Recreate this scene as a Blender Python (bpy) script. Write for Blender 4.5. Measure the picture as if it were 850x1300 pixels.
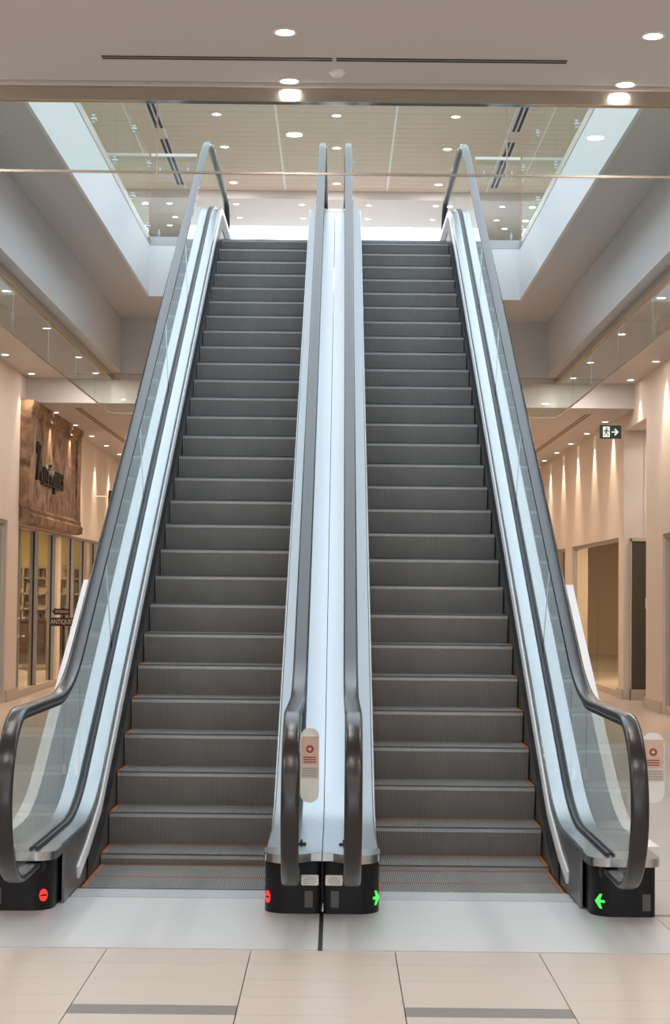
import bpy, bmesh, math, random
from mathutils import Matrix, Vector
random.seed(7)
for o in list(bpy.data.objects): bpy.data.objects.remove(o)
scene = bpy.context.scene
COL = scene.collection
PI = math.pi

# ------------------------------------------------------------------ camera
CAM = Vector((0.0508, 0.0, 1.517)); FPX = 2254.9
pitch, yaw, roll = 0.0465, -0.0009, 0.0107
fwd = Vector((math.sin(yaw)*math.cos(pitch), math.cos(yaw)*math.cos(pitch), math.sin(pitch)))
rgt = Vector((math.cos(yaw), -math.sin(yaw), 0)); upv = rgt.cross(fwd)
r2 = math.cos(roll)*rgt + math.sin(roll)*upv; u2 = -math.sin(roll)*rgt + math.cos(roll)*upv
cd = bpy.data.cameras.new('camera'); cam = bpy.data.objects.new('camera', cd); COL.objects.link(cam)
cd.sensor_fit = 'VERTICAL'; cd.sensor_height = 36.0; cd.sensor_width = 36.0*850/1300
cd.lens = FPX/1300*36.0; cd.clip_end = 200; cd.clip_start = 0.05
M = Matrix.Identity(4)
for i in range(3): M[i][0] = r2[i]; M[i][1] = u2[i]; M[i][2] = -fwd[i]; M[i][3] = CAM[i]
cam.matrix_world = M
scene.camera = cam

# ------------------------------------------------------------------ world / daylight / exposure
SKY = 2.15          # overcast daylight seen through the skylight and the glazed ends
w = bpy.data.worlds.new('overcast_sky'); scene.world = w; w.use_nodes = True
bg = w.node_tree.nodes['Background']; bg.inputs[0].default_value = (0.79, 0.895, 1.0, 1); bg.inputs[1].default_value = SKY
scene.view_settings.view_transform = 'Standard'; scene.view_settings.look = 'None'
scene.view_settings.gamma = 1.0; scene.view_settings.use_curve_mapping = False
scene.view_settings.exposure = 0.35
SK = (-7.5, 7.5, 3.0, 25.0)     # skylight opening in the upper ceiling (x0,x1,y0,y1)
def portal(name, loc, rot, sx, sy):
    l = bpy.data.lights.new(name, 'AREA'); l.shape = 'RECTANGLE'; l.size = sx; l.size_y = sy
    o = bpy.data.objects.new(name, l); COL.objects.link(o); o.location = loc; o.rotation_euler = rot
    l.cycles.is_portal = True
    return o
portal('skylight_portal', (0, (SK[2]+SK[3])/2, 9.3), (0, 0, 0), SK[1]-SK[0], SK[3]-SK[2])
portal('rooflight_portal', (0, 40.6, 9.32), (0, 0, 0), 4.6, 10.8)
portal('added_entrance_portal', (0, -9.05, 1.95), (PI/2, 0, 0), 8.6, 3.7)
LAMP_NEAR, LAMP_UP, LAMP_WASH, LAMP_SHOP = 14.0, 14.0, 110.0, 90.0
WARM = (1.0, 0.80, 0.62); NEUT = (1.0, 0.945, 0.895)

# ------------------------------------------------------------------ materials
MATS = {}
def mat(name, col, rough=0.5, metal=0.0, nscale=0, namt=0.0, bump=0.0, stretch=(1, 1, 1), spec=None, emit=None, estr=0, rvar=0.0, coat=0.0):
    m = bpy.data.materials.new(name); m.use_nodes = True; nt = m.node_tree
    b = nt.nodes['Principled BSDF']
    b.inputs['Base Color'].default_value = (*col, 1); b.inputs['Roughness'].default_value = rough; b.inputs['Metallic'].default_value = metal
    if spec is not None: b.inputs['Specular IOR Level'].default_value = spec
    if coat: b.inputs['Coat Weight'].default_value = coat
    if emit: b.inputs['Emission Color'].default_value = (*emit, 1); b.inputs['Emission Strength'].default_value = estr
    if nscale:
        tc = nt.nodes.new('ShaderNodeTexCoord'); mp = nt.nodes.new('ShaderNodeMapping'); mp.inputs['Scale'].default_value = stretch
        nz = nt.nodes.new('ShaderNodeTexNoise'); nz.inputs['Scale'].default_value = nscale; nz.inputs['Detail'].default_value = 5
        nt.links.new(tc.outputs['Object'], mp.inputs[0]); nt.links.new(mp.outputs[0], nz.inputs['Vector'])
        if namt:
            mx = nt.nodes.new('ShaderNodeMix'); mx.data_type = 'RGBA'
            mx.inputs[6].default_value = (*[max(0, c*(1-namt)) for c in col], 1); mx.inputs[7].default_value = (*[min(1, c*(1+namt)) for c in col], 1)
            nt.links.new(nz.outputs[0], mx.inputs[0]); nt.links.new(mx.outputs[2], b.inputs['Base Color'])
        if bump:
            bp = nt.nodes.new('ShaderNodeBump'); bp.inputs['Strength'].default_value = bump; bp.inputs['Distance'].default_value = 0.01
            nt.links.new(nz.outputs[0], bp.inputs['Height']); nt.links.new(bp.outputs[0], b.inputs['Normal'])
        if rvar:
            mr = nt.nodes.new('ShaderNodeMapRange'); mr.inputs[3].default_value = max(0, rough-rvar); mr.inputs[4].default_value = rough+rvar
            nt.links.new(nz.outputs[0], mr.inputs[0]); nt.links.new(mr.outputs[0], b.inputs['Roughness'])
    MATS[name] = m
    return m
def glass(name, tint, ior=1.5, boost=1.0, rough=0.0):
    m = bpy.data.materials.new(name); m.use_nodes = True; nt = m.node_tree; nt.nodes.remove(nt.nodes['Principled BSDF'])
    out = nt.nodes['Material Output']
    tr = nt.nodes.new('ShaderNodeBsdfTransparent'); tr.inputs[0].default_value = (*tint, 1)
    gl = nt.nodes.new('ShaderNodeBsdfGlossy'); gl.inputs['Roughness'].default_value = rough; gl.inputs[0].default_value = (0.95, 1, 0.98, 1)
    fr = nt.nodes.new('ShaderNodeFresnel'); fr.inputs[0].default_value = ior
    mu = nt.nodes.new('ShaderNodeMath'); mu.operation = 'MULTIPLY'; mu.use_clamp = True; mu.inputs[1].default_value = boost
    mx = nt.nodes.new('ShaderNodeMixShader')
    ge = nt.nodes.new('ShaderNodeNewGeometry'); ma = nt.nodes.new('ShaderNodeMath'); ma.operation = 'SUBTRACT'; ma.inputs[0].default_value = 1.0
    mb_ = nt.nodes.new('ShaderNodeMath'); mb_.operation = 'MULTIPLY'      # the far face of the sheet adds no second mirror image
    nt.links.new(ge.outputs['Backfacing'], ma.inputs[1]); nt.links.new(ma.outputs[0], mb_.inputs[0]); nt.links.new(fr.outputs[0], mb_.inputs[1])
    nt.links.new(mb_.outputs[0], mu.inputs[0]); nt.links.new(mu.outputs[0], mx.inputs[0]); nt.links.new(tr.outputs[0], mx.inputs[1]); nt.links.new(gl.outputs[0], mx.inputs[2])
    nt.links.new(mx.outputs[0], out.inputs[0]); MATS[name] = m
    return m
def brick_floor(name, c1, c2, cm, bw, rh, mortar, rough):
    m = mat(name, c1, rough); nt = m.node_tree; b = nt.nodes['Principled BSDF']
    tc = nt.nodes.new('ShaderNodeTexCoord'); br = nt.nodes.new('ShaderNodeTexBrick'); br.offset = 0
    br.inputs['Color1'].default_value = (*c1, 1); br.inputs['Color2'].default_value = (*c2, 1); br.inputs['Mortar'].default_value = (*cm, 1)
    br.inputs['Scale'].default_value = 1; br.inputs['Brick Width'].default_value = bw; br.inputs['Row Height'].default_value = rh; br.inputs['Mortar Size'].default_value = mortar
    nt.links.new(tc.outputs['Object'], br.inputs['Vector']); nt.links.new(br.outputs[0], b.inputs['Base Color'])
    return m
def stone_mat(name):
    m = mat(name, (0.30, 0.17, 0.09), 0.6); nt = m.node_tree; b = nt.nodes['Principled BSDF']
    tc = nt.nodes.new('ShaderNodeTexCoord'); mp = nt.nodes.new('ShaderNodeMapping'); mp.inputs['Scale'].default_value = (1, 0.9, 1.1)
    n1 = nt.nodes.new('ShaderNodeTexNoise'); n1.inputs['Scale'].default_value = 3.2; n1.inputs['Detail'].default_value = 8; n1.inputs['Distortion'].default_value = 1.2
    cr = nt.nodes.new('ShaderNodeValToRGB'); e = cr.color_ramp.elements
    e[0].position = 0.30; e[0].color = (0.06, 0.03, 0.018, 1); e[1].position = 0.72; e[1].color = (0.42, 0.28, 0.17, 1)
    k = cr.color_ramp.elements.new(0.5); k.color = (0.22, 0.125, 0.07, 1)
    bp = nt.nodes.new('ShaderNodeBump'); bp.inputs['Strength'].default_value = 0.35; bp.inputs['Distance'].default_value = 0.03
    L = nt.links.new
    L(tc.outputs['Object'], mp.inputs[0]); L(mp.outputs[0], n1.inputs['Vector']); L(n1.outputs[0], cr.inputs[0]); L(cr.outputs[0], b.inputs['Base Color'])
    L(n1.outputs[0], bp.inputs['Height']); L(bp.outputs[0], b.inputs['Normal'])
    return m

mat('steel', (0.44, 0.455, 0.475), 0.27, 1.0, 3, 0.03, 0.0, (1.5, 0.5, 0.5))
mat('deck_matte', (0.31, 0.325, 0.335), 0.42, 1.0, 3, 0.03, 0.0, (1.5, 0.5, 0.5))
mat('steel_matte', (0.60, 0.60, 0.61), 0.38, 1.0, 6, 0.06, 0, (8, 1, 8))
mat('strip_aluminium', (0.86, 0.88, 0.90), 0.4, 0.25, 8, 0.03)
mat('plate_steel', (0.63, 0.645, 0.65), 0.42, 0.35, 5, 0.05, 0.03, (0.4, 30, 1))
mat('comb_metal', (0.55, 0.56, 0.57), 0.42, 0.5, 20, 0.06)
mat('seam_black', (0.012, 0.012, 0.014), 0.6, 0, 30, 0.2)
mat('skirt_dark', (0.17, 0.165, 0.165), 0.36, 0.6, 12, 0.2)
mat('base_black', (0.007, 0.0065, 0.008), 0.42, 0, 40, 0.2, spec=0.25)
mat('rubber_black', (0.008, 0.0075, 0.008), 0.27, 0, 20, 0.2, spec=0.62)
mat('gasket_black', (0.010, 0.012, 0.018), 0.4, 0, 20, 0.2)
mat('tread', (0.36, 0.355, 0.35), 0.45, 0.4, 30, 0.12)
mat('riser', (0.34, 0.328, 0.315), 0.5, 0.3, 7, 0.14)
mat('riser_groove_shade', (0.165, 0.158, 0.15), 0.7, 0.1, 7, 0.14)  # groove colours darkened in place of shade, so the ribs stand out
mat('tread_groove_shade', (0.15, 0.148, 0.145), 0.7, 0.1, 7, 0.14)
mat('orange_glow_edge', (0.42, 0.14, 0.035), 0.5, 0, 40, 0.3)  # yellow step line with the orange glow from below put into its colour
mat('white_panel', (0.80, 0.80, 0.80), 0.35, 0, 4, 0.02)
mat('fascia_white', (0.84, 0.85, 0.86), 0.7, 0, 6, 0.015)
mat('ceiling_paint', (0.60, 0.565, 0.55), 0.85, 0, 60, 0.02, 0.05)
mat('soffit_grey', (0.68, 0.66, 0.65), 0.85, 0, 40, 0.03)
mat('wall_paint', (0.74, 0.64, 0.56), 0.75, 0, 30, 0.02)
mat('upper_panel', (0.60, 0.49, 0.39), 0.7, 0, 3, 0.05, 0.0, (0.3, 9, 1))
mat('upper_paint', (0.66, 0.61, 0.57), 0.8, 0, 20, 0.02)
mat('tile_beige', (0.60, 0.54, 0.49), 0.33, 0, 3, 0.07, 0.0, (0.5, 5, 1), rvar=0.05)
mat('tile_strip', (0.23, 0.215, 0.20), 0.35, 0, 6, 0.08)
mat('grout', (0.20, 0.18, 0.165), 0.8, 0, 50, 0.1)
mat('slab_grey', (0.60, 0.58, 0.57), 0.3, 0, 2, 0.05)
brick_floor('corridor_floor', (0.60, 0.50, 0.42), (0.58, 0.48, 0.40), (0.34, 0.29, 0.25), 0.61, 0.61, 0.006, 0.3)
mat('baseboard_stone', (0.55, 0.46, 0.39), 0.4, 0, 10, 0.06)
mat('frame_metal', (0.46, 0.43, 0.40), 0.4, 0.6, 20, 0.05)
mat('frame_dark', (0.02, 0.018, 0.016), 0.5, 0, 20, 0.2)
mat('brass_band', (0.55, 0.50, 0.43), 0.13, 1.0, 4, 0.06, 0, (1, 5, 5))
mat('edge_bronze', (0.52, 0.46, 0.39), 0.25, 0.8, 10, 0.1)
mat('channel_steel', (0.48, 0.49, 0.50), 0.38, 1.0, 5, 0.05)
mat('slot_black', (0.02, 0.019, 0.018), 0.7, 0, 20, 0.2)
mat('trim_white', (0.78, 0.76, 0.74), 0.5, 0, 30, 0.02)
mat('lens_glow', (1, 0.95, 0.88), 0.4, 0, 10, 0.01, emit=(1.0, 0.90, 0.80), estr=9.0)
mat('red_glow', (0.8, 0.02, 0.02), 0.4, 0, 10, 0.01, emit=(1.0, 0.04, 0.03), estr=0.75)
mat('green_glow', (0.05, 0.8, 0.1), 0.4, 0, 10, 0.01, emit=(0.08, 1.0, 0.13), estr=0.6)
mat('exit_green', (0.005, 0.040, 0.026), 0.4, 0, 10, 0.1)
mat('exit_white', (0.75, 0.80, 0.72), 0.4, 0, 10, 0.02, emit=(0.85, 1.0, 0.85), estr=0.3)
mat('label_white', (0.80, 0.80, 0.78), 0.5, 0, 10, 0.01)
mat('print_grey', (0.30, 0.30, 0.30), 0.6, 0, 10, 0.05)
mat('print_red', (0.30, 0.05, 0.03), 0.5, 0, 10, 0.05)
mat('reflection_peach', (0.66, 0.47, 0.37), 0.35, 0, 10, 0.1)
mat('indicator_grey', (0.09, 0.085, 0.075), 0.4, 0, 20, 0.1)
mat('letter_dark', (0.022, 0.016, 0.014), 0.7, 0.0, 20, 0.2)
mat('sign_maroon', (0.050, 0.014, 0.014), 0.5, 0, 20, 0.1)
mat('sign_cream', (0.62, 0.52, 0.46), 0.6, 0, 20, 0.03)
mat('shop_yellow', (0.66, 0.56, 0.25), 0.8, 0, 4, 0.05)
mat('shop_tan', (0.42, 0.30, 0.18), 0.8, 0, 4, 0.08)
mat('shop_wood', (0.07, 0.035, 0.02), 0.6, 0, 8, 0.2)
mat('shelf_pale', (0.50, 0.42, 0.30), 0.6, 0, 8, 0.08)
mat('olive_wall', (0.36, 0.30, 0.21), 0.8, 0, 4, 0.06)
mat('dark_door', (0.085, 0.070, 0.045), 0.6, 0, 10, 0.1)
mat('far_white', (0.82, 0.84, 0.86), 0.7, 0, 10, 0.02)
mat('switch_white', (0.80, 0.78, 0.74), 0.5, 0, 10, 0.02)
ITEMC = [mat('book_%s' % n, c, 0.6, 0, 20, 0.1) for n, c in (('red', (.22, .05, .035)), ('brown', (.12, .07, .04)), ('tan', (.42, .30, .18)), ('green', (.08, .10, .06)), ('cream', (.55, .47, .34)), ('black', (.03, .025, .02)))]
stone_mat('stone_clad')
glass('glass_clear', (0.94, 0.975, 0.965), 1.5, 1.0)
glass('glass_green', (0.925, 0.955, 0.93), 1.5, 1.0)
glass('glass_shop', (0.86, 0.84, 0.76), 1.5, 0.8)
glass('acrylic', (0.97, 0.97, 0.97), 1.45, 1.6)
def M_(n): return MATS[n]

# ------------------------------------------------------------------ geometry helpers
WORG = {}
class MB:
    def __init__(s): s.v = []; s.f = []
    def add(s, vs, fs):
        n = len(s.v); s.v += [tuple(v) for v in vs]; s.f += [tuple(i+n for i in f) for f in fs]; return s
    def box(s, x0, x1, y0, y1, z0, z1):
        x0, x1 = min(x0, x1), max(x0, x1); y0, y1 = min(y0, y1), max(y0, y1); z0, z1 = min(z0, z1), max(z0, z1)
        return s.add([(x0, y0, z0), (x1, y0, z0), (x1, y1, z0), (x0, y1, z0), (x0, y0, z1), (x1, y0, z1), (x1, y1, z1), (x0, y1, z1)],
                     [(0, 3, 2, 1), (4, 5, 6, 7), (0, 1, 5, 4), (1, 2, 6, 5), (2, 3, 7, 6), (3, 0, 4, 7)])
    def prism(s, pts, axis, a, b):
        """pts 2-D polygon; axis 'z': (x,y), 'x': (y,z), 'y': (x,z)"""
        def P(p, h): return {'z': (p[0], p[1], h), 'x': (h, p[0], p[1]), 'y': (p[0], h, p[1])}[axis]
        n = len(pts)
        return s.add([P(p, a) for p in pts]+[P(p, b) for p in pts], [tuple(range(n)), tuple(range(2*n-1, n-1, -1))]+[(i, (i+1) % n, n+(i+1) % n, n+i) for i in range(n)])
    def cyl(s, c, r, h, axis='z', n=20, r2=None):
        r2 = r if r2 is None else r2
        def P(a, rr, t):
            u, v = rr*math.cos(a), rr*math.sin(a)
            return {'z': (c[0]+u, c[1]+v, c[2]+t), 'y': (c[0]+u, c[1]+t, c[2]+v), 'x': (c[0]+t, c[1]+u, c[2]+v)}[axis]
        A = [2*PI*i/n for i in range(n)]
        return s.add([P(a, r, 0) for a in A]+[P(a, r2, h) for a in A], [tuple(range(n-1, -1, -1)), tuple(range(n, 2*n))]+[(i, (i+1) % n, n+(i+1) % n, n+i) for i in range(n)])
    def ring(s, c, ri, ro, h, n=24):
        A = [2*PI*i/n for i in range(n)]; v = []
        for a in A:
            for r, z in ((ri, 0), (ro, 0), (ro, h), (ri, h)): v.append((c[0]+r*math.cos(a), c[1]+r*math.sin(a), c[2]+z))
        f = []
        for i in range(n):
            j = (i+1) % n
            for k in range(4): f.append((4*i+k, 4*i+(k+1) % 4, 4*j+(k+1) % 4, 4*j+k))
        return s.add(v, f)
    def sweep(s, path, prof, close=True):
        """path in (y,z); prof closed list of (x, d) with d along the path normal"""
        n = len(path); m = len(prof); v = []
        for i, (y, z) in enumerate(path):
            a = path[max(0, i-1)]; b = path[min(n-1, i+1)]
            ty, tz = b[0]-a[0], b[1]-a[1]; L = math.hypot(ty, tz) or 1
            ny, nz = -tz/L, ty/L
            for x, d in prof: v.append((x, y+ny*d, z+nz*d))
        f = [(i*m+k, i*m+(k+1) % m, (i+1)*m+(k+1) % m, (i+1)*m+k) for i in range(n-1) for k in range(m)]
        f += [tuple(range(m)), tuple(range((n-1)*m, n*m))[::-1]]
        return s.add(v, f)
    def loft(s, A, B, x0, x1):
        """slab between matched curves A and B in (y,z), thickness x0..x1"""
        n = len(A); v = []
        for a, b in zip(A, B): v += [(x0, a[0], a[1]), (x0, b[0], b[1]), (x1, a[0], a[1]), (x1, b[0], b[1])]
        f = []
        for i in range(n-1):
            p, q = 4*i, 4*i+4
            f += [(p, q, q+1, p+1), (p+2, p+3, q+3, q+2), (p, p+2, q+2, q), (p+1, q+1, q+3, p+3)]
        f += [(0, 1, 3, 2), (4*n-4, 4*n-2, 4*n-1, 4*n-3)]
        return s.add(v, f)
    def mirror(s, sg):
        if sg < 0: s.v = [(-x, y, z) for x, y, z in s.v]
        return s
    def mesh(s, name, m, smooth=0):
        me = bpy.data.meshes.new(name); me.from_pydata(s.v, [], s.f)
        bm = bmesh.new(); bm.from_mesh(me); bmesh.ops.remove_doubles(bm, verts=bm.verts, dist=1e-5); bmesh.ops.recalc_face_normals(bm, faces=bm.faces); bm.to_mesh(me); bm.free()
        me.materials.append(M_(m) if isinstance(m, str) else m)
        if smooth:
            for p in me.polygons: p.use_smooth = True
            try: me.set_sharp_from_angle(angle=smooth)
            except Exception: pass
        return me
    def build(s, name, m, parent=None, smooth=0):
        return link(name, s.mesh(name, m, smooth), parent)
def link(name, me, parent=None, wloc=(0, 0, 0)):
    o = bpy.data.objects.new(name, me); COL.objects.link(o)
    W = Vector(wloc); WORG[o.name] = W
    if parent: o.parent = parent; o.location = W-WORG[parent.name]
    else: o.location = W
    return o
def thing(name, label, cat, loc=(0, 0, 0), group=None):
    o = bpy.data.objects.new(name, None); COL.objects.link(o); o.empty_display_size = 0.1
    o.location = loc; WORG[o.name] = Vector(loc)
    return tag(o, label, cat, group)
def tag(o, label, cat, group=None):
    o['label'] = label; o['category'] = cat
    if group: o['group'] = group
    return o
def struct(o, label=None, cat=None):
    o['kind'] = 'structure'
    if label: o['label'] = label
    if cat: o['category'] = cat
    return o
def lamp(name, kind, parent, loc, energy, color=WARM, size=0.12, rot=(0, 0, 0), spot=None, blend=0.6):
    l = bpy.data.lights.new(name, kind); l.energy = energy; l.color = color
    if kind == 'AREA': l.shape = 'DISK'; l.size = size
    if kind == 'SPOT': l.spot_size = spot; l.spot_blend = blend; l.shadow_soft_size = size
    o = bpy.data.objects.new(name, l); COL.objects.link(o); o.parent = parent; o.location = Vector(loc)-WORG[parent.name]; o.rotation_euler = rot
    return o
def fillet(pts, R, n=10):
    out = [pts[0]]
    for i in range(1, len(pts)-1):
        a, b, c = Vector(pts[i-1]), Vector(pts[i]), Vector(pts[i+1]); r = R[i-1]
        d1 = (a-b).normalized(); d2 = (c-b).normalized(); ang = d1.angle(d2); T = r/math.tan(ang/2)
        p, q = b+d1*T, b+d2*T; cen = b+(d1+d2).normalized()*(r/math.sin(ang/2))
        v1, v2 = p-cen, q-cen; tot = v1.angle(v2)
        cr = v1.x*v2.y-v1.y*v2.x; sg = 1 if cr > 0 else -1
        for k in range(n+1):
            t = sg*tot*k/n; out.append((cen.x+v1.x*math.cos(t)-v1.y*math.sin(t), cen.y+v1.x*math.sin(t)+v1.y*math.cos(t)))
    out.append(pts[-1])
    return out
def dense(path, step=0.5):
    o = [path[0]]
    for a, b in zip(path, path[1:]):
        L = math.hypot(b[0]-a[0], b[1]-a[1]); n = max(1, int(L/step))
        for k in range(1, n+1): o.append((a[0]+(b[0]-a[0])*k/n, a[1]+(b[1]-a[1])*k/n))
    return o
def zat(path, y):
    for a, b in zip(path, path[1:]):
        if a[0] <= y <= b[0] and b[0] > a[0]: return a[1]+(b[1]-a[1])*(y-a[0])/(b[0]-a[0])
    return path[0][1] if y < path[0][0] else path[-1][1]
def along(path, s):
    for a, b in zip(path, path[1:]):
        L = math.hypot(b[0]-a[0], b[1]-a[1])
        if s <= L: return (a[0]+(b[0]-a[0])*s/L, a[1]+(b[1]-a[1])*s/L)
        s -= L
    return path[-1]
def plen(path): return sum(math.hypot(b[0]-a[0], b[1]-a[1]) for a, b in zip(path, path[1:]))
def resample(path, n):
    L = plen(path); return [along(path, L*i/(n-1)) for i in range(n)]
def sub(path, y0, y1):
    return [(y0, zat(path, y0))]+[p for p in path if y0+1e-4 < p[0] < y1-1e-4]+[(y1, zat(path, y1))]
def rrect(x0, x1, y0, y1, r, n=6):
    """rounded polygon; r = radii at (x0y0, x1y0, x1y1, x0y1)"""
    P = []
    for (cx, cy, rr, a0) in ((x0+r[0], y0+r[0], r[0], PI), (x1-r[1], y0+r[1], r[1], 1.5*PI), (x1-r[2], y1-r[2], r[2], 0), (x0+r[3], y1-r[3], r[3], .5*PI)):
        if rr < 1e-4: P.append((cx, cy)); continue
        for k in range(n+1):
            a = a0+.5*PI*k/n; P.append((cx+rr*math.cos(a), cy+rr*math.sin(a)))
    return P

# ------------------------------------------------------------------ the building
UF, SOF, BUL, CN, CS, CC, UC = 5.5, 4.91, 4.23, 4.20, 4.61, 4.25, 9.0
XO, XB, XG = 2.12, 2.63, 2.77       # upper opening, bulkhead face, smoke curtain half widths
YN, YF, YBF, YGF, YD = 9.30, 20.2, 21.81, 21.95, 25.6
XWL, XWR = -4.46, 4.34
WT = 0.3
# floor: bed with the escalator pit left open, tiles and slabs on it
mb = MB()
mb.box(-9, 9, -9, 7.65, -0.3, -0.02); mb.box(-9, -1.58, 7.65, 18.75, -0.3, -0.02); mb.box(1.58, 9, 7.65, 18.75, -0.3, -0.02); mb.box(-1.58, 1.58, 13.0, 18.75, -0.3, -0.02)
floor = struct(mb.build('floor', 'grout'))
cf = MB().box(-9, 9, 18.752, 48, -0.3, 0.0).build('corridor_floor', 'corridor_floor', floor)
MB().box(-9, 9, -9, 5.005, -0.02, 0.0).build('rear_floor', 'corridor_floor', floor)
TW, TD, X0, YS = 0.613, 0.2955, -0.294, 7.365
me_t = MB().box(0.002, TW-0.002, 0.0008, TD-0.0008, -0.02, 0.0).mesh('tile', 'tile_beige')
me_h = MB().box(0.002, TW-0.002, 0.0008, TD/2+0.002, -0.02, 0.0).mesh('half_tile', 'tile_beige')
me_s = MB().box(0.002, TW-0.002, 0.0008, TD/2-0.002, -0.02, 0.0).mesh('strip_tile', 'tile_strip')
for i in range(-4, 5):
    xa = X0+i*TW
    for r in range(-8, 5):
        ya = YS+r*TD
        if r == 0 and (xa+TW > -1.58 and xa < 1.58):
            link('tile', MB().box(0.002, TW-0.002, 0.0008, 7.648-YS, -0.02, 0.0).mesh('tile_cut', 'tile_beige'), floor, (xa, ya, 0)); continue
        if r >= 1:
            if ya > 8.5: continue
            l, h = xa, xa+TW
            if h <= -1.6 or l >= 1.6: pass
            elif l < -1.6: h = -1.59
            elif h > 1.6: l = 1.59
            else: continue
            link('tile', MB().box(0.002, h-l-0.002, 0.0008, min(TD, 8.6-ya)-0.0008, -0.02, 0.0).mesh('tile_cut', 'tile_beige'), floor, (l, ya, 0)); continue
        if r == -3 and i in (-1, 1):
            link('strip_tile', me_s, floor, (xa, ya, 0)); link('tile', me_h, floor, (xa, ya+TD/2-0.002, 0)); continue
        link('tile', me_t, floor, (xa, ya, 0))
ys = [8.6, 9.62, 12.65, 15.70, 18.75]
for sg in (-1, 1):
    for k in range(4):
        for (xa, xb) in ((1.59, 3.05), (3.05, 4.6)):
            MB().box(sg*xa+sg*0.002, sg*xb-sg*0.002, ys[k]+0.003, ys[k+1]-0.003, -0.02, 0.0).build('stone_slab', 'slab_grey', floor)
# lower ceiling in front of the opening
mb = MB().box(-9, 9, -9, YN-0.09, CN, SOF-0.02)
struct(mb.build('ceiling', 'ceiling_paint'))
# bulkheads round the opening
b = MB(); b.box(-XB-0.22, -XB, YN-0.05, YBF+0.22, BUL, SOF); struct(b.build('trim_1', 'soffit_grey'), 'grey boxed bulkhead along the opening above the left corridor', 'bulkhead')
b = MB(); b.box(XB, XB+0.22, YN-0.05, YBF+0.22, BUL, SOF); struct(b.build('trim_2', 'soffit_grey'), 'grey boxed bulkhead along the opening above the right corridor', 'bulkhead')
b = MB(); b.box(-XB, XB, YBF, YBF+0.22, BUL, SOF); struct(b.build('trim_3', 'soffit_grey'), 'grey boxed bulkhead across the far end of the opening', 'bulkhead')
b = MB(); b.box(-XB, XB, YN-0.05, YN+0.17, BUL-0.04, SOF); struct(b.build('trim_4', 'soffit_grey'), 'boxed bulkhead across the near end of the opening', 'bulkhead')
# side ceilings (higher) and corridor ceiling (lower)
mb = MB(); mb.box(-9, -XB-0.22, YN-0.09, YD, CS, SOF-0.001); struct(mb.build('ceiling_left', 'ceiling_paint'))
mb = MB(); mb.box(XB+0.22, 9, YN-0.09, YD, CS, SOF-0.001); struct(mb.build('ceiling_right', 'ceiling_paint'))
mb = MB(); mb.box(-XB-0.22, XB+0.22, YBF+0.22, YD, CS, SOF-0.001); struct(mb.build('ceiling_middle', 'ceiling_paint'))
mb = MB(); mb.box(-9, 9, YD, 48, CC, SOF-0.001); struct(mb.build('ceiling_corridor', 'ceiling_paint'))
# upper floor slab with the opening: soffit face grey below, white fascia lining
b = MB(); b.box(-12, -XO-0.03, YN-0.6, 48, SOF, UF); b.box(XO+0.03, 12, YN-0.6, 48, SOF, UF); b.box(-XO-0.03, -1.60, YF+0.03, 48, SOF, UF); b.box(1.60, XO+0.03, YF+0.03, 48, SOF, UF)
b.box(-1.60, 1.60, 23.2, 48, SOF, UF); b.box(-XO-0.03, XO+0.03, YN-0.6, YN+0.3, SOF, UF)
fu = struct(b.build('floor_upper', 'soffit_grey'))
b = MB(); b.box(-9, -XO-0.06, YN-0.6, 46, UF, UF+0.004); b.box(XO+0.06, 9, YN-0.6, 46, UF, UF+0.004); b.box(-XO, XO, 23.2, 46, UF, UF+0.004); b.build('floor_finish', 'slab_grey', fu)
for nm, bx in (('trim_5', (-XO-0.03, -XO, YN+0.3, YF+0.03)), ('trim_6', (XO, XO+0.03, YN+0.3, YF+0.03))):
    struct(MB().box(bx[0], bx[1], bx[2], bx[3], SOF-0.001, UF).build(nm, 'fascia_white'), 'white fascia lining the %s side of the upper opening' % ('left' if nm == 'trim_5' else 'right'), 'fascia')
struct(MB().box(-XO, -1.60, YF, YF+0.03, SOF-0.001, UF).build('trim_7', 'fascia_white'), 'white far fascia piece left of the escalators', 'fascia')
struct(MB().box(1.60, XO, YF, YF+0.03, SOF-0.001, UF).build('trim_8', 'fascia_white'), 'white far fascia piece right of the escalators', 'fascia')
# upper ceiling with skylight
b = MB(); b.box(-12, SK[0], -9, 48, UC+0.012, UC+0.3); b.box(SK[1], 12, -9, 48, UC+0.012, UC+0.3); b.box(SK[0], SK[1], -9, SK[2], UC+0.012, UC+0.3); b.box(SK[0], SK[1], SK[3], 35.15, UC+0.012, UC+0.3); b.box(SK[0], -2.3, 35.15, 48, UC+0.012, UC+0.3); b.box(2.3, SK[1], 35.15, 48, UC+0.012, UC+0.3)
uc = struct(b.build('ceiling_upper', 'trim_white'))
xs = [-8.4, -6.55, -4.68, -2.8, -0.96, 0.92, 2.76, 4.6, 6.5, 8.4]
for xa, xb in zip(xs, xs[1:]):
    y = 24.6
    while y < 32.6:
        y2 = min(y+0.30, 32.68); MB().box(xa+0.02, xb-0.02, y+0.006, y2-0.006, UC, UC+0.012).build('ceiling_plank', 'upper_panel', uc); y = y2
MB().box(-12, -2.30, 32.69, 48, 8.85, UC+0.012).box(2.30, 12, 32.69, 48, 8.85, UC+0.012).box(-2.30, 2.30, 32.69, 35.15, 8.85, UC+0.012).build('drop_ceiling', 'upper_paint', uc)
for k in range(8):     # skylight ribs
    yy = SK[2]+(SK[3]-SK[2])*(k+0.5)/8
    MB().box(SK[0], SK[1], yy-0.04, yy+0.04, UC+0.02, UC+0.28).build('skylight_rib', 'trim_white', uc)
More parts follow.
